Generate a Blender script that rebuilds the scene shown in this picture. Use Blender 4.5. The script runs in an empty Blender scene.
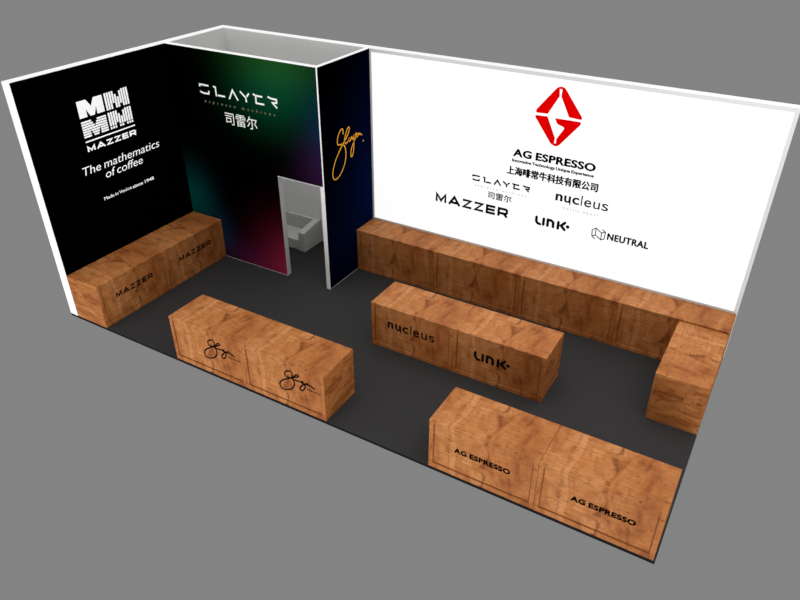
import bpy, bmesh, math
from mathutils import Vector, Matrix

S = bpy.context.scene
COL = S.collection
R = math.radians

# ------------------------------------------------------------------ camera
cam_data = bpy.data.cameras.new('camera')
cam = bpy.data.objects.new('camera', cam_data)
COL.objects.link(cam)
cam.location = (10.1066, -5.8253, 6.7368)
cam.rotation_euler = (R(57.4969), 0, R(30.5833))
cam_data.sensor_width = 36
cam_data.lens = 698.611 * 36 / 800
cam_data.clip_end = 200
S.camera = cam

# ------------------------------------------------------------------ world, lights, exposure
world = bpy.data.worlds.new('grey_studio')
S.world = world
world.use_nodes = True
wt = world.node_tree
wn = wt.nodes


def wmath(op, a, b=0.0):
    k = wn.new('ShaderNodeMath')
    k.operation = op
    for sock, v in zip(k.inputs, (a, b)):
        if hasattr(v, 'is_output'):
            wt.links.new(v, sock)
        else:
            sock.default_value = v
    return k.outputs[0]


# flat grey below the horizon; above it, an added overhead glow lights the booth
wtc = wn.new('ShaderNodeTexCoord')
wsep = wn.new('ShaderNodeSeparateXYZ')
wt.links.new(wtc.outputs['Generated'], wsep.inputs[0])
WX, WY, WZ = wsep.outputs
UP = wmath('GREATER_THAN', WZ, 0.0)
lob = wmath('ADD', wmath('ADD', wmath('MULTIPLY', WX, -0.680), wmath('MULTIPLY', WY, -0.680)), wmath('MULTIPLY', WZ, 0.272))
lob = wmath('MULTIPLY', wmath('POWER', wmath('MAXIMUM', lob, 0.0), 6.0), 0.17)
zen = wmath('MULTIPLY', wmath('POWER', wmath('MAXIMUM', WZ, 0.0), 4.0), 2.45)
sky = wmath('MULTIPLY', UP, wmath('ADD', wmath('ADD', lob, zen), 0.20))
low = wmath('MULTIPLY', wmath('SUBTRACT', 1.0, UP), 0.228)
wt.links.new(wmath('ADD', sky, low), wn['Background'].inputs['Strength'])
wn['Background'].inputs['Color'].default_value = (1, 1, 1, 1)


def area(name, loc, target, sx, sy, power, color=(1, 1, 1)):
    d = bpy.data.lights.new(name, 'AREA')
    d.shape = 'RECTANGLE'
    d.size, d.size_y, d.energy, d.color = sx, sy, power, color
    o = bpy.data.objects.new(name, d)
    COL.objects.link(o)
    o.location = loc
    o.rotation_euler = (Vector(target) - Vector(loc)).to_track_quat('-Z', 'Y').to_euler()
    return o


def sun(name, energy, angle, rot):
    d = bpy.data.lights.new(name, 'SUN')
    d.energy, d.angle = energy, angle
    o = bpy.data.objects.new(name, d)
    COL.objects.link(o)
    o.rotation_euler = rot
    return o


# added soft suns from below the horizon, filling the booth's front faces
sun('fill_sun_front', 2.10, 1.2, (R(115), 0, 0))
sun('fill_sun_right', 0.85, 1.2, (R(110), 0, R(50)))
# unseen fill light added above the right side
area('fill_area_right', (9.5, 1.5, 5.5), (9.5, 1.5, 0), 1.5, 3, 40)

S.view_settings.view_transform = 'Standard'
S.view_settings.look = 'None'
S.view_settings.exposure = 0.0
S.view_settings.gamma = 1.0
S.view_settings.use_curve_mapping = False

# ------------------------------------------------------------------ dimensions (metres)
W, D, H = 10.02, 4.60, 3.99         # booth
TL = 0.1826                         # left wall thickness
TB = 0.110                           # storage room wall thickness
YB = 4.418                          # front face of the back wall
BX, BY = 3.4464, 2.930              # storage room corner
DX0, DX1, DH = 2.4546, 3.358, 2.0075  # doorway
CH = 0.8017                         # counter height
FR = 0.055                          # light box frame width

# ------------------------------------------------------------------ materials


class NT:
    def __init__(self, name):
        self.m = bpy.data.materials.new(name)
        self.m.use_nodes = True
        self.t = self.m.node_tree
        self.n = self.t.nodes
        self.b = self.n['Principled BSDF']

    def link(self, a, b):
        self.t.links.new(a, b)

    def put(self, sock, v):
        if hasattr(v, 'is_output'):
            self.link(v, sock)
        else:
            sock.default_value = v

    def math(self, op, a, b=0.0, c=0.0, clamp=False):
        n = self.n.new('ShaderNodeMath')
        n.operation = op
        n.use_clamp = clamp
        self.put(n.inputs[0], a)
        self.put(n.inputs[1], b)
        self.put(n.inputs[2], c)
        return n.outputs[0]

    def coords(self):
        tc = self.n.new('ShaderNodeTexCoord')
        s = self.n.new('ShaderNodeSeparateXYZ')
        self.link(tc.outputs['Object'], s.inputs[0])
        return s.outputs[0], s.outputs[1], s.outputs[2]

    def vec(self, x, y, z):
        c = self.n.new('ShaderNodeCombineXYZ')
        for i, v in enumerate((x, y, z)):
            self.put(c.inputs[i], v)
        return c.outputs[0]

    def noise(self, v, scale=1.0, detail=3.0, rough=0.55, dist=0.0):
        n = self.n.new('ShaderNodeTexNoise')
        self.link(v, n.inputs['Vector'])
        n.inputs['Scale'].default_value = scale
        n.inputs['Detail'].default_value = detail
        n.inputs['Roughness'].default_value = rough
        n.inputs['Distortion'].default_value = dist
        return n.outputs['Fac']

    def ramp(self, f, stops):
        n = self.n.new('ShaderNodeValToRGB')
        e = n.color_ramp.elements
        while len(e) < len(stops):
            e.new(0.5)
        for k, (p, c) in zip(e, stops):
            k.position = p
            k.color = (*c, 1) if len(c) == 3 else c
        self.put(n.inputs['Fac'], f)
        return n.outputs['Color']

    def step(self, f, a, b):
        n = self.n.new('ShaderNodeMapRange')
        n.interpolation_type = 'SMOOTHSTEP'
        self.put(n.inputs['Value'], f)
        n.inputs['From Min'].default_value = a
        n.inputs['From Max'].default_value = b
        return n.outputs['Result']

    def mix(self, f, a, b, mode='MIX'):
        n = self.n.new('ShaderNodeMix')
        n.data_type = 'RGBA'
        n.blend_type = mode
        self.put(n.inputs['Factor'], f)
        self.put(n.inputs['A'], a if hasattr(a, 'is_output') else (*a, 1))
        self.put(n.inputs['B'], b if hasattr(b, 'is_output') else (*b, 1))
        return n.outputs['Result']

    def bump(self, h, strength, dist=0.01):
        n = self.n.new('ShaderNodeBump')
        n.inputs['Strength'].default_value = strength
        n.inputs['Distance'].default_value = dist
        self.link(h, n.inputs['Height'])
        self.link(n.outputs['Normal'], self.b.inputs['Normal'])


def plain(name, col, rough=0.6, spec=0.3, emit=0.0, glow=None):
    m = NT(name)
    x, y, z = m.coords()
    n = m.noise(m.vec(x, y, z), 9.0, 2)
    c = m.mix(m.math('MULTIPLY', n, 0.06), col, tuple(v * 0.8 for v in col))
    m.link(c, m.b.inputs['Base Color'])
    m.b.inputs['Roughness'].default_value = rough
    m.b.inputs['Specular IOR Level'].default_value = spec
    if emit:
        m.b.inputs['Emission Color'].default_value = (*(glow or col), 1)
        m.b.inputs['Emission Strength'].default_value = emit
    return m.m


def wood(name, end=False):
    m = NT(name)
    x, y, z = m.coords()
    v = m.math('SUBTRACT', y, z)
    if end:                                    # end boards: grain lies level
        u, v = z, y
        u = m.math('MULTIPLY', z, 1.0)
    else:
        u = x
    warp = m.noise(m.vec(u, v, 0.3), 2.6, 5, 0.62)
    warp = m.math('SUBTRACT', warp, 0.5)
    if end:
        soft = m.noise(m.vec(m.math('MULTIPLY', y, 2.5), 0.2, m.math('MULTIPLY', z, 11.0)), 1.0, 4, 0.6, 0.5)
        line_u = m.math('ADD', z, m.math('MULTIPLY', warp, 0.16))
        fib = m.noise(m.vec(m.math('MULTIPLY', y, 9.0), x, m.math('MULTIPLY', z, 60.0)), 1.0, 3)
        flk = m.noise(m.vec(m.math('MULTIPLY', y, 26.0), 0.7, m.math('MULTIPLY', z, 24.0)), 1.0, 2, 0.5)
        l1 = m.math('ABSOLUTE', m.math('SUBTRACT', line_u, 0.50))
        l2 = m.math('ABSOLUTE', m.math('SUBTRACT', line_u, 0.31))
        brk = m.noise(m.vec(m.math('MULTIPLY', y, 6.0), 1.7, z), 1.0, 2)
    else:
        soft = m.noise(m.vec(m.math('MULTIPLY', u, 4.6), m.math('MULTIPLY', v, 1.7), 0.4), 1.0, 3, 0.55, 0.7)
        line_u = m.math('ADD', u, m.math('MULTIPLY', warp, 0.34))
        fib = m.noise(m.vec(m.math('MULTIPLY', u, 5.0), m.math('MULTIPLY', v, 27.0), 0.1), 1.0, 4, 0.6, 0.8)
        flk = m.noise(m.vec(m.math('MULTIPLY', u, 11.0), m.math('MULTIPLY', v, 33.0), 0.9), 1.0, 2, 0.5, 0.5)
        l1 = m.math('ABSOLUTE', m.math('SUBTRACT', line_u, 0.78))
        l2 = m.math('ABSOLUTE', m.math('SUBTRACT', line_u, 0.30))
        brk = m.noise(m.vec(u, m.math('MULTIPLY', v, 7.0), 2.3), 1.0, 2)
    col = m.ramp(soft, [(0.30, (0.215, 0.056, 0.011)), (0.42, (0.345, 0.112, 0.027)), (0.55, (0.435, 0.160, 0.044)), (0.70, (0.545, 0.230, 0.080))])
    col = m.mix(m.math('MULTIPLY', m.step(fib, 0.42, 0.72), 0.50), col, (0.24, 0.072, 0.016))
    fl = m.step(flk, 0.60, 0.70)
    col = m.mix(m.math('MULTIPLY', fl, 0.72), col, (0.15, 0.042, 0.009))
    ln = m.math('SUBTRACT', 1.0, m.step(l1, 0.002, 0.042))
    ln = m.math('MULTIPLY', ln, m.step(brk, 0.40, 0.52))
    col = m.mix(m.math('MULTIPLY', ln, 0.78), col, (0.16, 0.036, 0.006))
    ln2 = m.math('SUBTRACT', 1.0, m.step(l2, 0.004, 0.045))
    ln2 = m.math('MULTIPLY', ln2, m.step(brk, 0.60, 0.42))
    col = m.mix(m.math('MULTIPLY', ln2, 0.55), col, (0.22, 0.07, 0.018))
    m.link(col, m.b.inputs['Base Color'])
    m.b.inputs['Roughness'].default_value = 0.6
    m.b.inputs['Specular IOR Level'].default_value = 0.15
    h = m.math('ADD', m.math('MULTIPLY', fl, -1.0), m.math('MULTIPLY', fib, 0.3))
    m.bump(h, 0.35, 0.006)
    return m.m


def carpet():
    m = NT('charcoal_carpet')
    x, y, z = m.coords()
    n = m.noise(m.vec(x, y, z), 90.0, 2)
    n2 = m.noise(m.vec(x, y, z), 1.3, 2)
    c = m.mix(n, (0.024, 0.0235, 0.023), (0.039, 0.038, 0.0375))
    c = m.mix(m.math('MULTIPLY', n2, 0.25), c, (0.030, 0.0295, 0.029))
    m.link(c, m.b.inputs['Base Color'])
    m.b.inputs['Roughness'].default_value = 0.95
    m.b.inputs['Specular IOR Level'].default_value = 0.1
    m.bump(n, 0.25, 0.004)
    return m.m


def printed(name, axis, blobs, waves=None, gain=1.0):
    """dark printed fabric with soft coloured clouds: sum of gaussian blobs (a, z, sa, sz, rot, colour)"""
    m = NT(name)
    x, y, z = m.coords()
    a = x if axis == 'x' else y
    tot = None
    for (ca, cz, sa, sz, rot, col) in blobs:
        da = m.math('SUBTRACT', a, ca)
        dz = m.math('SUBTRACT', z, cz)
        c, s = math.cos(R(rot)), math.sin(R(rot))
        p = m.math('DIVIDE', m.math('ADD', m.math('MULTIPLY', da, c), m.math('MULTIPLY', dz, s)), sa)
        q = m.math('DIVIDE', m.math('SUBTRACT', m.math('MULTIPLY', dz, c), m.math('MULTIPLY', da, s)), sz)
        e = m.math('ADD', m.math('MULTIPLY', p, p), m.math('MULTIPLY', q, q))
        g = m.math('POWER', 2.71828, m.math('MULTIPLY', e, -1.0))
        cc = m.mix(g, (0, 0, 0), tuple(v * gain for v in col))
        tot = cc if tot is None else m.mix(1.0, tot, cc, 'ADD')
    if waves:
        da = m.math('SUBTRACT', a, waves[0])
        dz = m.math('SUBTRACT', z, waves[1])
        r = m.math('SQRT', m.math('ADD', m.math('MULTIPLY', da, da), m.math('MULTIPLY', m.math('MULTIPLY', dz, dz), 0.6)))
        w = m.math('SINE', m.math('MULTIPLY', r, waves[2]))
        w = m.math('MULTIPLY_ADD', w, 0.10, 0.90)
        wc = m.vec(w, w, w)
        tot = m.mix(1.0, tot, wc, 'MULTIPLY')
    m.link(tot, m.b.inputs['Base Color'])
    m.b.inputs['Roughness'].default_value = 1.0
    m.b.inputs['Specular IOR Level'].default_value = 0.0
    return m.m


M_WHITE = plain('white_paint', (0.94, 0.94, 0.935), 0.7, 0.1)
M_WOOD = wood('orange_plywood')
M_END = wood('orange_plywood_end', True)
M_CARPET = carpet()
M_EDGE = plain('black_floor_edge', (0.005, 0.004, 0.004), 0.8, 0.1)
M_BLACK = plain('black_print', (0.0004, 0.0004, 0.0004), 1.0, 0.0)
M_INK = plain('black_ink', (0.004, 0.004, 0.004), 0.8, 0.05)
M_GREYINK = plain('grey_ink', (0.25, 0.25, 0.25), 0.8, 0.05)
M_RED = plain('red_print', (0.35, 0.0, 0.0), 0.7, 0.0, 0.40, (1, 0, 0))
M_LETTER = plain('white_print', (0.88, 0.88, 0.86), 0.7, 0.0)
M_LETTER_GLOW = plain('glowing_white_print', (0.80, 0.80, 0.80), 0.7, 0.0, 0.45, (1, 1, 1))  # emission added to brighten the white print on the black wall
M_LETTER_DIM = plain('dim_beige_print', (0.22, 0.18, 0.12), 0.7, 0.0)
M_GOLD = plain('amber_print', (0.95, 0.42, 0.03), 0.6, 0.0)
M_FRAME = plain('pale_grey_aluminium', (0.66, 0.66, 0.65), 0.6, 0.1)
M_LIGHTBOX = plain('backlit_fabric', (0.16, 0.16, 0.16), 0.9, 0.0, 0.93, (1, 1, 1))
M_CLOUDS = printed('dark_colour_cloud_print', 'x', [
    (2.65, 4.05, 0.95, 0.45, 0, (0.010, 0.040, 0.003)),
    (2.55, 3.50, 0.85, 0.62, 15, (0.001, 0.046, 0.019)),
    (3.55, 3.00, 0.40, 0.60, 0, (0.002, 0.010, 0.040)),
    (3.50, 2.15, 0.55, 0.60, 10, (0.026, 0.006, 0.032)),
    (0.16, 1.00, 0.50, 0.62, -10, (0.000, 0.085, 0.080)),
    (0.85, 0.40, 0.40, 0.50, 0, (0.006, 0.020, 0.050)),
    (2.75, -0.15, 0.80, 0.85, -18, (0.46, 0.028, 0.088)),
    (1.55, -0.10, 0.55, 0.45, 0, (0.060, 0.008, 0.045)),
], (5.2, 5.4, 90.0), 1.0)
M_NAVY = printed('navy_print', 'y', [
    (4.6, 1.2, 0.95, 2.0, 0, (0.0010, 0.0045, 0.030)),
    (3.4, 0.5, 0.9, 1.1, 0, (0.0005, 0.002, 0.012)),
], None, 1.0)
M_WALL_SHADED = plain('shaded_wall_white', (0.82, 0.82, 0.81), 0.8, 0.05)  # wall white, darkened for the dim storage room
M_SHADED_WHITE = plain('shaded_white', (0.54, 0.54, 0.53), 0.8, 0.05)  # white darkened for the shade on the sofa and doorway edge
M_DARKBROWN = plain('dark_brown_wood', (0.21, 0.070, 0.018), 0.6, 0.1)

# ------------------------------------------------------------------ mesh helpers


def obj(name, bm, mat, parent=None, smooth=False):
    me = bpy.data.meshes.new(name)
    bm.normal_update()
    bm.to_mesh(me)
    bm.free()
    for m in (mat if isinstance(mat, (list, tuple)) else [mat]):
        me.materials.append(m)
    o = bpy.data.objects.new(name, me)
    COL.objects.link(o)
    if parent:
        o.parent = parent
    return o


def box(bm, a, b, mi=0):
    x0, y0, z0 = a
    x1, y1, z1 = b
    v = [bm.verts.new(p) for p in ((x0, y0, z0), (x1, y0, z0), (x1, y1, z0), (x0, y1, z0), (x0, y0, z1), (x1, y0, z1), (x1, y1, z1), (x0, y1, z1))]
    fs = []
    for q in ((0, 3, 2, 1), (4, 5, 6, 7), (0, 1, 5, 4), (1, 2, 6, 5), (2, 3, 7, 6), (3, 0, 4, 7)):
        f = bm.faces.new([v[i] for i in q])
        f.material_index = mi
        fs.append(f)
    return fs


def boxes(*bs):
    bm = bmesh.new()
    for a, b in bs:
        box(bm, a, b)
    return bm


def bevel(bm, w=0.004, seg=2):
    bmesh.ops.bevel(bm, geom=bm.edges[:], offset=w, segments=seg, affect='EDGES', profile=0.6)
    return bm


def thing(name, label, cat, loc=(0, 0, 0), rotz=0.0, group=None):
    o = bpy.data.objects.new(name, None)
    COL.objects.link(o)
    o.empty_display_size = 0.2
    o.location = loc
    o.rotation_euler = (0, 0, rotz)
    o['label'], o['category'] = label, cat
    if group:
        o['group'] = group
    return o


def struct(o):
    o['kind'] = 'structure'
    return o


# planes on which prints lie: (origin, right, out); up is +Z
def frame(origin, right, out):
    r, n = Vector(right), Vector(out)
    return lambda a, z, d: Vector(origin) + r * a + n * d + Vector((0, 0, z))


F_LEFT = frame((TL, 0, 0), (0, 1, 0), (1, 0, 0))
F_FRONT = frame((0, BY, 0), (1, 0, 0), (0, -1, 0))
F_SIDE = frame((BX, 0, 0), (0, 1, 0), (1, 0, 0))
F_BACK = frame((0, YB, 0), (1, 0, 0), (0, -1, 0))
F_UNIT = frame((0, 0, 0), (1, 0, 0), (0, -1, 0))


def prism2d(polys, fr, d0=0.001, d1=0.004):
    """flat letters: each polygon (list of (a, z)) becomes a thin raised prism"""
    bm = bmesh.new()
    for poly in polys:
        if sum(p[0] * q[1] - q[0] * p[1] for p, q in zip(poly, poly[1:] + poly[:1])) < 0:
            poly = poly[::-1]
        top = [bm.verts.new(fr(a, z, d1)) for a, z in poly]
        bot = [bm.verts.new(fr(a, z, d0)) for a, z in poly]
        n = len(poly)
        bm.faces.new(top)
        bm.faces.new(bot[::-1])
        for i in range(n):
            j = (i + 1) % n
            bm.faces.new((bot[i], bot[j], top[j], top[i]))
    bmesh.ops.recalc_face_normals(bm, faces=bm.faces)
    return bm


def ribbon(pts, w, miter=True):
    """stroke polygons: quads along a polyline with joins extended to a mitre"""
    P = [Vector(p) for p in pts]
    n = len(P)
    L, Rr = [], []
    for i in range(n):
        if i == 0:
            d = (P[1] - P[0]).normalized()
            nn, k = Vector((-d.y, d.x)), 1.0
        elif i == n - 1:
            d = (P[-1] - P[-2]).normalized()
            nn, k = Vector((-d.y, d.x)), 1.0
        else:
            d1 = (P[i] - P[i - 1]).normalized()
            d2 = (P[i + 1] - P[i]).normalized()
            n1, n2 = Vector((-d1.y, d1.x)), Vector((-d2.y, d2.x))
            nn = (n1 + n2)
            nn = nn.normalized() if nn.length > 1e-4 else n1
            k = min(1.0 / max(nn.dot(n1), 0.3), 2.0)
        ww = w[i] if isinstance(w, (list, tuple)) else w
        L.append(P[i] + nn * ww * k / 2)
        Rr.append(P[i] - nn * ww * k / 2)
    return [[tuple(L[i]), tuple(Rr[i]), tuple(Rr[i + 1]), tuple(L[i + 1])] for i in range(n - 1)]


def disc(c, r, n=14):
    return [(c[0] + r * math.cos(2 * math.pi * i / n), c[1] + r * math.sin(2 * math.pi * i / n)) for i in range(n)]


def rstroke(pts, w):
    return ribbon(pts, w) + [disc(pts[0], w / 2), disc(pts[-1], w / 2)]


def spline(pts, sub=6):
    out = []
    P = [Vector(p) for p in pts]
    for i in range(len(P) - 1):
        p0, p1, p2, p3 = P[max(i - 1, 0)], P[i], P[i + 1], P[min(i + 2, len(P) - 1)]
        for s in range(sub):
            t = s / sub
            out.append(tuple(0.5 * ((2 * p1) + (p2 - p0) * t + (2 * p0 - 5 * p1 + 4 * p2 - p3) * t * t + (3 * p1 - p0 - 3 * p2 + p3) * t ** 3)))
    out.append(tuple(P[-1]))
    return out


_cap = {}


def glyphs(body, offset=0.0, spacing=1.0, shear=0.0):
    cu = bpy.data.curves.new('txt', 'FONT')
    cu.body = body
    cu.size = 1.0
    cu.offset = offset
    cu.space_character = spacing
    cu.shear = shear
    cu.space_word = 0.7
    cu.resolution_u = 4
    cu.extrude = 0.01
    o = bpy.data.objects.new('txt', cu)
    COL.objects.link(o)
    bpy.context.view_layer.update()
    dg = bpy.context.evaluated_depsgraph_get()
    me = bpy.data.meshes.new_from_object(o.evaluated_get(dg))
    bm = bmesh.new()
    bm.from_mesh(me)
    bpy.data.objects.remove(o)
    bpy.data.meshes.remove(me)
    bpy.data.curves.remove(cu)
    return bm


def text(name, body, fr, a0, a1, z0, cap, mat, parent, offset=0.0, spacing=1.0, shear=0.0, ref='H', fit_box=False, label=None, depth=0.003, smear=0.0):
    """lettering fitted between a0..a1, baseline z0, height of the ref glyph = cap"""
    bm = glyphs(body, offset, spacing, shear)
    xs = [v.co.x for v in bm.verts]
    if fit_box:
        ys = [v.co.y for v in bm.verts]
        ylo, yh = min(ys), max(ys) - min(ys)
    else:
        key = (ref, offset)
        if key not in _cap:
            b2 = glyphs(ref, offset)
            _cap[key] = (min(v.co.y for v in b2.verts), max(v.co.y for v in b2.verts))
            b2.free()
        ylo, yh = _cap[key][0], _cap[key][1] - _cap[key][0]
    x0, xw = min(xs), max(xs) - min(xs)
    for v in bm.verts:
        a = a0 + (v.co.x - x0) / xw * (a1 - a0)
        z = z0 + (v.co.y - ylo) / yh * cap
        d = 0.001 + (depth if v.co.z > 0 else 0.0)
        v.co = fr(a, z, d)
    bmesh.ops.recalc_face_normals(bm, faces=bm.faces)
    if smear:                                   # heavier weight: overlapping copies of the outline
        src = bm.copy()
        ex = fr(1, 0, 0) - fr(0, 0, 0)
        for i, (dx, dz) in enumerate(((1, 0), (-1, 0), (0, 0.6), (0, -0.6))):
            me = bpy.data.meshes.new('tmp')
            src.to_mesh(me)
            me.transform(Matrix.Translation(ex * dx * smear + Vector((0, 0, dz * smear))))
            bm.from_mesh(me)
            bpy.data.meshes.remove(me)
        src.free()
    o = obj(name, bm, mat, parent)
    if label:
        o['label'] = label
    return o


def shape(name, polys, fr, mat, parent, label=None, depth=0.003):
    o = obj(name, prism2d(polys, fr, 0.001, 0.001 + depth), mat, parent)
    if label:
        o['label'] = label
    return o


# stroke lettering, in a unit box of height 1
def mazzer(a0, a1, z0, h, w=0.27):
    """wide geometric capitals"""
    L = {
        'M': (1.34, [[(0.1, 0), (0.1, 0.93), (0.67, 0.18), (1.24, 0.93), (1.24, 0)]]),
        'A': (1.50, [[(0.06, 0), (0.75, 0.95), (1.44, 0)], [(0.38, 0.27), (1.12, 0.27)]]),
        'Z': (1.16, [[(0.02, 0.9), (1.02, 0.9), (0.12, 0.1), (1.14, 0.1)]]),
        'E': (1.12, [[(1.12, 0.9), (0.1, 0.9), (0.1, 0.1), (1.12, 0.1)], [(0.1, 0.5), (1.06, 0.5)]]),
        'R': (1.22, [[(0.1, 0), (0.1, 0.9), (0.95, 0.9), (1.1, 0.80), (1.1, 0.50), (0.95, 0.38), (0.1, 0.38)], [(0.74, 0.38), (1.14, 0.0)]]),
    }
    x, polys = 0.0, []
    for ch in 'MAZZER':
        wd, st = L[ch]
        for s in st:
            polys += ribbon([(px + x, pz) for px, pz in s], w)
        x += wd + 0.34
    x -= 0.34
    k = (a1 - a0) / x
    return [[(a0 + px * k, z0 + pz * h) for px, pz in p] for p in polys]


# S L A Y E R as broken strokes; numbers are metres on the wall
SLAYER = [
    [(0.895, 3.345), (0.90, 3.388), (1.108, 3.386)],
    [(0.890, 3.262), (0.955, 3.243), (1.085, 3.243), (1.10, 3.295)],
    [(1.212, 3.391), (1.262, 3.385), (1.262, 3.225)],
    [(1.298, 3.249), (1.462, 3.251)],
    [(1.556, 3.226), (1.650, 3.388), (1.752, 3.228)],
    [(1.815, 3.396), (1.930, 3.305), (1.936, 3.228)],
    [(1.955, 3.325), (2.012, 3.388)],
    [(2.098, 3.392), (2.155, 3.372), (2.297, 3.372)],
    [(2.155, 3.372), (2.150, 3.246), (2.322, 3.246)],
    [(2.412, 3.392), (2.480, 3.372), (2.590, 3.370), (2.590, 3.312), (2.500, 3.304), (2.592, 3.228)],
]


def slayer(a0, a1, z0, z1, w):
    ka = (a1 - a0) / (2.595 - 0.888)
    kz = (z1 - z0) / (3.396 - 3.226)
    out = []
    for s in SLAYER:
        out += ribbon([(a0 + (p[0] - 0.888) * ka, z0 + (p[1] - 3.226) * kz) for p in s], w)
    return out


MPOLY = [(0, 0), (0, 1), (.36, 1), (.52, .55), (.66, 1), (1, 1), (1, 0), (.70, 0), (.71, .50), (.59, 0), (.42, 0), (.29, .48), (.30, 0)]


def cuts(poly, axis, val):
    r = []
    for p, q in zip(poly, poly[1:] + poly[:1]):
        if (p[axis] - val) * (q[axis] - val) < 0:
            t = (val - p[axis]) / (q[axis] - p[axis])
            r.append(p[1 - axis] + t * (q[1 - axis] - p[1 - axis]))
    return sorted(r)


def mstripes(axis, n, duty, gaps=()):
    out = []
    for i in range(n):
        lo, hi = (i + 0.02) / n, (i + duty) / n
        c = cuts(MPOLY, axis, (lo + hi) / 2 + 1e-4)
        for a, b in zip(c[::2], c[1::2]):
            segs = [(a, b)]
            for g0, g1 in gaps:
                nxt = []
                for s0, s1 in segs:
                    if s1 <= g0 or s0 >= g1:
                        nxt.append((s0, s1))
                    else:
                        if s0 < g0:
                            nxt.append((s0, g0))
                        if s1 > g1:
                            nxt.append((g1, s1))
                segs = nxt
            for s0, s1 in segs:
                if axis == 1:
                    out.append([(s0, lo), (s1, lo), (s1, hi), (s0, hi)])
                else:
                    out.append([(lo, s0), (hi, s0), (hi, s1), (lo, s1)])
    return out


def place(polys, a0, a1, z0, z1):
    return [[(a0 + p[0] * (a1 - a0), z0 + p[1] * (z1 - z0)) for p in poly] for poly in polys]


LINK = [  # rounded strokes, metres on the white wall
    [(6.695, 1.655), (6.695, 1.58), (6.72, 1.545), (6.765, 1.535)],
    [(6.822, 1.650), (6.822, 1.540)],
    [(6.895, 1.540), (6.895, 1.650), (6.950, 1.650), (6.988, 1.622), (6.992, 1.540)],
    [(7.075, 1.650), (7.075, 1.535)],
    [(7.185, 1.665), (7.125, 1.597), (7.190, 1.535)],
]


def link(a0, a1, z0, z1, w):
    ka, kz = (a1 - a0) / (7.265 - 6.68), (z1 - z0) / (1.67 - 1.52)
    f = lambda p: (a0 + (p[0] - 6.68) * ka, z0 + (p[1] - 1.52) * kz)
    out = []
    for s in LINK:
        out += rstroke([f(p) for p in s], w)
    out.append(disc(f((7.237, 1.603)), w * 0.68))
    return out


# ------------------------------------------------------------------ the setting
fl = struct(obj('floor', bevel(boxes(((0, 0, -0.045), (W - 0.012, D, 0))), 0.002, 1), [M_CARPET, M_EDGE]))
for p in fl.data.polygons:
    if abs(p.normal.z) < 0.5:
        p.material_index = 1

# left wall: white slab with a black printed face
wl = struct(obj('wall_left', boxes(((0, 0, 0), (TL, D, H))), M_WHITE))
pn = obj('printed_panel', boxes(((TL, 0.004, 0.002), (TL + 0.003, BY, H - 0.004))), M_BLACK, wl)
pn['label'] = 'black printed face of the left wall'

LF = lambda a, z, d: F_LEFT(a, z, d + 0.003)
mm = place([MPOLY], 0.971, 1.455, 3.197, 3.466) + place(mstripes(0, 10, 0.70), 1.497, 1.982, 3.193, 3.472)
mm += place(mstripes(1, 7, 0.72), 0.970, 1.452, 2.878, 3.150) + place(mstripes(0, 10, 0.70, [(0.13, 0.18)]), 1.494, 1.982, 2.877, 3.151)
shape('logo', mm, LF, M_LETTER_GLOW, wl, 'white logo of four letters, one solid and three striped')
shape('rule', [[(0.971, 2.803), (1.983, 2.803), (1.983, 2.824), (0.971, 2.824)]], LF, M_LETTER_GLOW, wl, 'thin white line below the logo')
shape('lettering', mazzer(0.975, 1.975, 2.650, 0.088), LF, M_LETTER_GLOW, wl, 'white wide capitals below the thin line')
text('lettering', 'The mathematics', LF, 0.785, 2.419, 2.295, 0.135, M_LETTER_GLOW, wl, -0.004, 1.0, 0.18, 'T', label='white slanted first slogan line')
text('lettering', 'of coffee', LF, 1.192, 1.991, 2.122, 0.135, M_LETTER_GLOW, wl, -0.004, 1.0, 0.18, 'T', label='white slanted second slogan line')
text('lettering', 'Made in Venice', LF, 1.054, 1.640, 1.762, 0.058, M_LETTER_GLOW, wl, 0.0, label='small white line of text')
text('lettering', 'since 1948', LF, 1.665, 2.154, 1.755, 0.058, M_LETTER_GLOW, wl, 0.018, label='small bold white end of the text line')

# back wall: white slab, grey light box frame, lit face
wb = struct(obj('wall_back', boxes(((TL, YB + 0.012, 0), (W, D, H))), M_WHITE))
bm = bmesh.new()
x0, x1, z0, z1 = BX, W, 0.0, H
box(bm, (x0, YB, z1 - FR), (x1, YB + 0.012, z1))
box(bm, (x0, YB, z0), (x1, YB + 0.012, 0.865))
box(bm, (x0, YB, 0.865), (x0 + 0.04, YB + 0.012, z1 - FR))
box(bm, (x1 - FR, YB, 0.865), (x1, YB + 0.012, z1 - FR))
o = obj('frame', bm, M_FRAME, wb)
o['label'] = 'pale grey metal frame around the lit face'
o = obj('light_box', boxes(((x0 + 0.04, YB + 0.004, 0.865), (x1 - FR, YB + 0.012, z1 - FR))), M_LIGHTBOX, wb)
o['label'] = 'glowing white face of the back wall'

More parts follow.
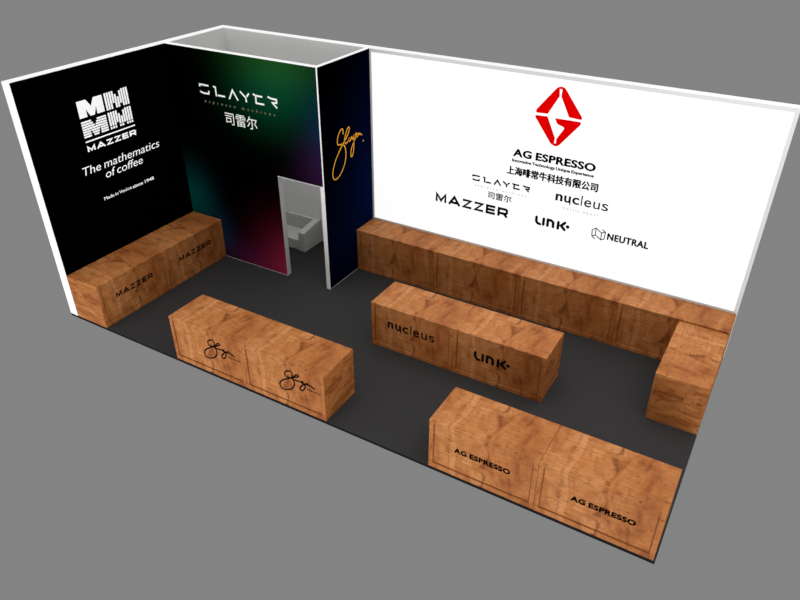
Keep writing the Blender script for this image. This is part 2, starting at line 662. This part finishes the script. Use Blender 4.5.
BF = lambda a, z, d: F_BACK(a, z, d - 0.004)
logo = [
    [(6.513, 3.383), (6.682, 3.392), (6.836, 3.683), (6.823, 3.790), (6.823, 3.822), (6.79, 3.806), (6.765, 3.780), (6.498, 3.436), (6.490, 3.405), (6.497, 3.388)],
    [(6.823, 3.790), (6.868, 3.790), (6.868, 3.824), (6.845, 3.828), (6.823, 3.822)],
    [(6.868, 3.790), (6.862, 3.683), (7.022, 3.391), (7.199, 3.381), (7.217, 3.388), (7.220, 3.412), (7.210, 3.430), (6.935, 3.778), (6.905, 3.812), (6.868, 3.824)],
    [(6.495, 3.342), (6.683, 3.350), (6.839, 3.036), (6.836, 2.951), (6.832, 2.918), (6.800, 2.925), (6.770, 2.952), (6.495, 3.305), (6.487, 3.327)],
    [(6.832, 2.951), (6.867, 2.951), (6.872, 2.908), (6.850, 2.905), (6.832, 2.916)],
    [(6.867, 2.940), (6.866, 3.025), (6.969, 3.207), (6.951, 3.231), (6.864, 3.255), (6.835, 3.285), (6.806, 3.343), (7.201, 3.346), (7.216, 3.330), (7.208, 3.300), (6.931, 2.946), (6.906, 2.924), (6.872, 2.908)],
]
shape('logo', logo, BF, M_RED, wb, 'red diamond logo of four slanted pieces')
text('lettering', 'AG ESPRESSO', BF, 6.185, 7.535, 2.622, 0.122, M_INK, wb, 0.018, 1.06, smear=0.006, label='bold black capitals below the red diamond')
text('lettering', 'Innovative Technology Unique Experience', BF, 6.175, 7.528, 2.527, 0.048, M_INK, wb, 0.010, smear=0.003, label='tiny black line of text below the bold capitals')
text('lettering', '上海啡常牛科技有限公司', BF, 6.100, 7.620, 2.300, 0.142, M_INK, wb, 0.0, fit_box=True, smear=0.007, label='line of eleven black Chinese characters')
shape('lettering', slayer(5.490, 6.515, 2.055, 2.148, 0.027), BF, M_INK, wb, 'black broken stroke capitals left of centre')
text('lettering', 'espresso machines', BF, 5.543, 6.475, 1.962, 0.03, M_GREYINK, wb, 0.0, 2.2, label='tiny widely spaced grey text')
text('lettering', '司雷尔', BF, 5.795, 6.222, 1.788, 0.128, M_INK, wb, 0.0, fit_box=True, smear=0.0025, label='three thin black Chinese characters')
shape('lettering', mazzer(4.800, 6.182, 1.508, 0.158, 0.28), BF, M_INK, wb, 'bold wide black capitals, lowest at the left')
for i, (ch, a0, a1, wt) in enumerate((('n', 6.972, 7.090, .030), ('u', 7.115, 7.225, .024), ('c', 7.250, 7.365, .018), ('l', 7.392, 7.412, .012), ('e', 7.445, 7.560, .008), ('u', 7.592, 7.698, .002), ('s', 7.728, 7.832, .0))):
    text('lettering', ch, BF, a0, a1, 2.022, 0.115, M_INK, wb, wt, ref='x', label='black lower case letter of a thinning word')
shape('lettering', [[(7.212, 1.985), (7.228, 1.985), (7.228, 2.05), (7.212, 2.05)]], BF, M_INK, wb, 'short black tail below the second letter')
text('lettering', 'COFFEE ROAST', BF, 7.120, 7.690, 1.897, 0.034, M_GREYINK, wb, 0.0, 2.2, label='tiny grey capitals below the thinning word')
shape('lettering', link(6.680, 7.265, 1.523, 1.668, 0.046), BF, M_INK, wb, 'rounded black letters ending in a dot')
cube = []
for s in ([(7.707, 1.511), (7.648, 1.550), (7.640, 1.660), (7.697, 1.700), (7.797, 1.638), (7.797, 1.518), (7.704, 1.578), (7.650, 1.552)],
          [(7.697, 1.700), (7.704, 1.578)], [(7.797, 1.518), (7.848, 1.540), (7.855, 1.665), (7.797, 1.702)], [(7.797, 1.638), (7.855, 1.665)]):
    cube += ribbon(s, 0.014)
shape('logo', cube, BF, M_INK, wb, 'thin line cube logo at the right')
text('lettering', 'NEUTRAL', BF, 7.897, 8.540, 1.548, 0.112, M_INK, wb, 0.012, 1.10, smear=0.005, label='bold black capitals beside the line cube')

# storage room: front wall with a doorway, side wall
wf = struct(obj('wall_front', boxes(
    ((TL, BY + 0.003, 0), (DX0, BY + TB, H)),
    ((DX0, BY + 0.003, DH), (BX - 0.08, BY + TB, H))), M_WHITE))
pf = obj('printed_panel', boxes(
    ((TL, BY, 0.012), (DX0, BY + 0.003, H - 0.004)),
    ((DX0, BY, DH + 0.012), (BX - 0.022, BY + 0.003, H - 0.004))), M_CLOUDS, wf)
pf['label'] = 'dark printed face with green, teal, purple and magenta clouds'
jb = obj('shaded_jamb', boxes(((DX0, BY + 0.004, 0), (DX0 + 0.003, BY + TB, DH))), M_SHADED_WHITE, wf)  # thin sheet on the white wall end, shade put into its colour
jb['label'] = 'doorway edge of the white wall, coloured darker for shade'
FF = F_FRONT
shape('lettering', slayer(0.888, 2.595, 3.228, 3.396, 0.030), FF, M_LETTER, wf, 'white broken stroke capitals')
text('lettering', 'espresso machines', FF, 0.965, 2.535, 3.085, 0.052, M_LETTER_DIM, wf, 0.0, 2.2, label='small dim widely spaced text')
text('lettering', '司雷尔', FF, 1.401, 2.116, 2.768, 0.222, M_LETTER, wf, 0.0, fit_box=True, label='three white Chinese characters')

ws = struct(obj('wall_right', boxes(((BX - 0.08, BY + 0.003, 0), (BX, YB, H))), M_WHITE))
psd = obj('printed_panel', boxes(((BX, BY + 0.012, 0.012), (BX + 0.003, YB, H - 0.004))), M_NAVY, ws)
psd['label'] = 'navy and black printed face'
SF = lambda a, z, d: F_SIDE(a, z, d + 0.003)
scr = rstroke(spline([(3.545, 2.760), (3.540, 2.845), (3.480, 2.850), (3.400, 2.770), (3.372, 2.690), (3.377, 2.629), (3.440, 2.605), (3.526, 2.590), (3.590, 2.500), (3.604, 2.400), (3.575, 2.270), (3.494, 2.150), (3.370, 2.060), (3.249, 2.045), (3.195, 2.110), (3.200, 2.200), (3.276, 2.354), (3.400, 2.485), (3.507, 2.577), (3.640, 2.670), (3.720, 2.760), (3.735, 2.815), (3.700, 2.830), (3.640, 2.770), (3.590, 2.680), (3.580, 2.620), (3.620, 2.570), (3.690, 2.600), (3.740, 2.640), (3.700, 2.610), (3.735, 2.580), (3.775, 2.610), (3.800, 2.640), (3.810, 2.590), (3.850, 2.610), (3.870, 2.650), (3.860, 2.540), (3.845, 2.400), (3.800, 2.300), (3.755, 2.300), (3.760, 2.400), (3.830, 2.500), (3.920, 2.590), (3.960, 2.640), (3.935, 2.660), (3.925, 2.610), (3.970, 2.590), (4.010, 2.640), (4.030, 2.610), (4.060, 2.615), (4.115, 2.575)]), 0.020)
scr.append(disc((4.153, 2.459), 0.014))
shape('lettering', scr, SF, M_GOLD, ws, 'amber handwritten signature')

# added sheets inside the storage room, their white darkened to stand for shade
for w_, a_, b_ in ((wl, (TL, BY + TB, 0), (TL + 0.004, YB, H - 0.002)), (wb, (TL + 0.004, YB, 0), (BX - 0.08, YB + 0.012, H)), (wf, (TL + 0.004, BY + TB, 0), (DX0, BY + TB + 0.004, H - 0.002))):
    obj('shaded_lining', boxes((a_, b_)), M_WALL_SHADED, w_)

# ------------------------------------------------------------------ counters of plywood crates


def unit(label, L, d, loc, rotz=0.0, group=None, h=CH, thin=False):
    t = thing('wooden_counter', label, 'counter', loc, rotz, group)
    st, rail, rec = 0.062, 0.075, 0.016
    bm = bmesh.new()
    fs = box(bm, (0.0015, rec, 0), (L - 0.0015, d, h))
    for i in (3, 5):
        fs[i].material_index = 1
    bevel(bm, 0.004, 2)
    obj('carcass', bm, [M_WOOD, M_END], t)
    # top lip of the carcass over the front frame
    obj('top_lip', boxes(((0.0015, 0.0, h - 0.03), (L - 0.0015, rec + 0.001, h - 0.0008))), M_WOOD, t)
    for s0, s1 in ((0.0015, st), (L - st, L - 0.0015)):
        obj('stile', bevel(boxes(((s0, 0.0, 0), (s1, rec + 0.001, h - 0.03))), 0.003, 1), M_WOOD, t)
    obj('bottom_rail', bevel(boxes(((st, 0.0, 0), (L - st, rec + 0.001, rail))), 0.003, 1), M_WOOD, t)
    e = 0.013  # width of the thin dark brown strips inside the frame
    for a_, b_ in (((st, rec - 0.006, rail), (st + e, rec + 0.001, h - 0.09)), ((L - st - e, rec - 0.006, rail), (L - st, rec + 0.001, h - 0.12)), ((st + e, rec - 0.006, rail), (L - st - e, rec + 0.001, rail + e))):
        o = obj('bead', boxes((a_, b_)), M_DARKBROWN, t)
        o['label'] = 'dark brown bead along the front frame'
    return t


UF = lambda a, z, d: F_UNIT(a, z, d - 0.016)
UD = 0.004

# left wall bench: two crates, front faces +X
LB = BY / 2
for i, lab in enumerate(('wooden counter against the black wall, its end at the open front edge',
                         'wooden counter against the black wall, its end in the corner by the colourful wall')):
    t = unit(lab, LB, 0.7394 - 0.004, (TL + 0.7394, i * LB, 0), R(90), 'counters along the black wall')
    a0, a1 = ((0.331, 1.130), (1.773 - LB, 2.579 - LB))[i]
    shape('lettering', mazzer(a0, a1, 0.425, 0.092), UF, M_INK, t, 'black wide capitals')

# back wall: four crates
UL = (W - BX) / 4
BD = 0.575
BH = 0.83                           # these stand a little taller
for i, lab in enumerate(('wooden counter below the white lit wall, touching the navy wall',
                         'wooden counter below the white lit wall, second from the navy wall',
                         'wooden counter below the white lit wall, third from the navy wall',
                         'wooden counter below the white lit wall, at its far right end')):
    unit(lab, UL, BD - 0.004, (BX + 0.004 + i * (UL - 0.003), YB - BD, 0), 0.0, 'counters below the white lit wall', BH)

# side counter at the right edge, front faces -X
SY1 = YB - BD - 0.004
unit('wooden counter standing lengthwise on the right edge, in front of the white wall counters', SY1 - 2.3721, W - 0.012 - 9.2950, (9.2950, SY1, 0), R(-90))

SIGN = [(3.431, 0.560), (3.440, 0.625), (3.410, 0.652), (3.350, 0.632), (3.312, 0.590), (3.312, 0.545), (3.360, 0.528), (3.431, 0.528), (3.462, 0.475), (3.455, 0.405), (3.415, 0.345), (3.350, 0.298), (3.290, 0.276), (3.230, 0.276), (3.198, 0.315), (3.205, 0.370), (3.250, 0.425), (3.330, 0.485), (3.434, 0.547), (3.520, 0.592), (3.552, 0.618), (3.545, 0.635), (3.513, 0.630), (3.470, 0.585), (3.440, 0.535), (3.480, 0.520), (3.540, 0.528), (3.590, 0.535), (3.618, 0.548), (3.600, 0.520), (3.648, 0.525), (3.655, 0.480), (3.636, 0.425), (3.600, 0.385), (3.565, 0.385), (3.562, 0.420), (3.600, 0.475), (3.650, 0.515), (3.700, 0.550), (3.690, 0.525), (3.730, 0.530), (3.770, 0.520), (3.816, 0.501)]
SL = (5.4535 - 2.5532) / 2
for i, lab in enumerate(('wooden counter at the front edge with a black signature, left half of its pair',
                         'wooden counter at the front edge with a black signature, right half of its pair')):
    x0 = 2.5532 + i * SL
    t = unit(lab, SL, 0.7305, (x0, 0.004, 0), 0.0, 'counters with a black signature')
    if i == 0:
        pts = [(a - x0, z) for a, z in SIGN]
    else:
        pts = [(4.655 + (a - 3.198) * (0.625 / 0.618) - x0, z + 0.002) for a, z in SIGN]
    shape('lettering', rstroke(spline(pts, 5), 0.022), UF, M_INK, t, 'black handwritten signature')
    b0 = pts[-1][0] - 0.135
    text('lettering', 'espresso', UF, b0, b0 + 0.235, 0.432, 0.035, M_INK, t, 0.0, 1.5, label='tiny dark text below the signature')

NX0, NY = 4.9996, 1.9154
NL = (7.9091 - NX0) / 2
for i, lab in enumerate(('wooden counter in the middle of the floor with a thin lower case word',
                         'wooden counter in the middle of the floor with rounded bold letters and a dot')):
    t = unit(lab, NL, 0.7364, (NX0 + i * NL, NY, 0), 0.0, 'counters in the middle of the floor')
    if i == 0:
        for ch, a0, a1, wt in (('n', 5.297, 5.400, .030), ('u', 5.435, 5.540, .022), ('c', 5.570, 5.675, .016), ('l', 5.710, 5.728, .012), ('e', 5.760, 5.870, .008), ('u', 5.905, 6.005, .004), ('s', 6.035, 6.134, .003)):
            text('lettering', ch, UF, a0 - NX0, a1 - NX0, 0.412, 0.112, M_INK, t, wt, ref='x', label='black lower case letter')
        shape('lettering', [[(5.528 - NX0, 0.372), (5.545 - NX0, 0.372), (5.545 - NX0, 0.45), (5.528 - NX0, 0.45)]], UF, M_INK, t, 'short black tail below a letter')
    else:
        x0 = NX0 + NL
        shape('lettering', link(6.810 - x0, 7.380 - x0, 0.366, 0.512, 0.042), UF, M_INK, t, 'rounded bold black letters and a dot')

AX0 = 7.0864
AL = (W - 0.030 - AX0) / 2
for i, lab in enumerate(('wooden counter at the front right corner with bold capitals, left half of its pair',
                         'wooden counter at the front right corner with bold capitals, standing on the right edge')):
    x0 = AX0 + i * AL
    t = unit(lab, AL, 0.7285, (x0, 0.004, 0), 0.0, 'counters at the front right corner')
    a0, a1 = ((7.445, 8.197), (8.961, 9.709))[i]
    text('lettering', 'AG ESPRESSO', UF, a0 - x0, a1 - x0, 0.398, 0.077, M_INK, t, 0.016, 1.08, smear=0.0035, label='bold black capitals')

# ------------------------------------------------------------------ white sofa in the storage room
sx0, sx1, sy0, sy1 = 0.75, 2.185, 3.845, 4.412
sf = thing('sofa', 'low white box sofa standing in the room behind the doorway', 'sofa', ((sx0 + sx1) / 2, sy0, 0))
sw = (sx1 - sx0) / 2
obj('seat', bevel(boxes(((-sw + 0.15, 0.02, 0.0), (sw - 0.15, 0.48, 0.215))), 0.006, 2), M_SHADED_WHITE, sf)
obj('backrest', bevel(boxes(((-sw + 0.15, 0.48, 0.0), (sw - 0.15, 0.562, 0.50))), 0.006, 2), M_SHADED_WHITE, sf)
for s in (-1, 1):
    bm = bmesh.new()
    xa, xb = sorted((s * sw, s * (sw - 0.15)))
    fs = box(bm, (xa, 0, 0), (xb, 0.562, 0.5))
    for v in bm.verts:
        if v.co.z > 0.4 and v.co.y < 0.1:
            v.co.z = 0.41
    obj('armrest', bevel(bm, 0.006, 2), M_SHADED_WHITE, sf)
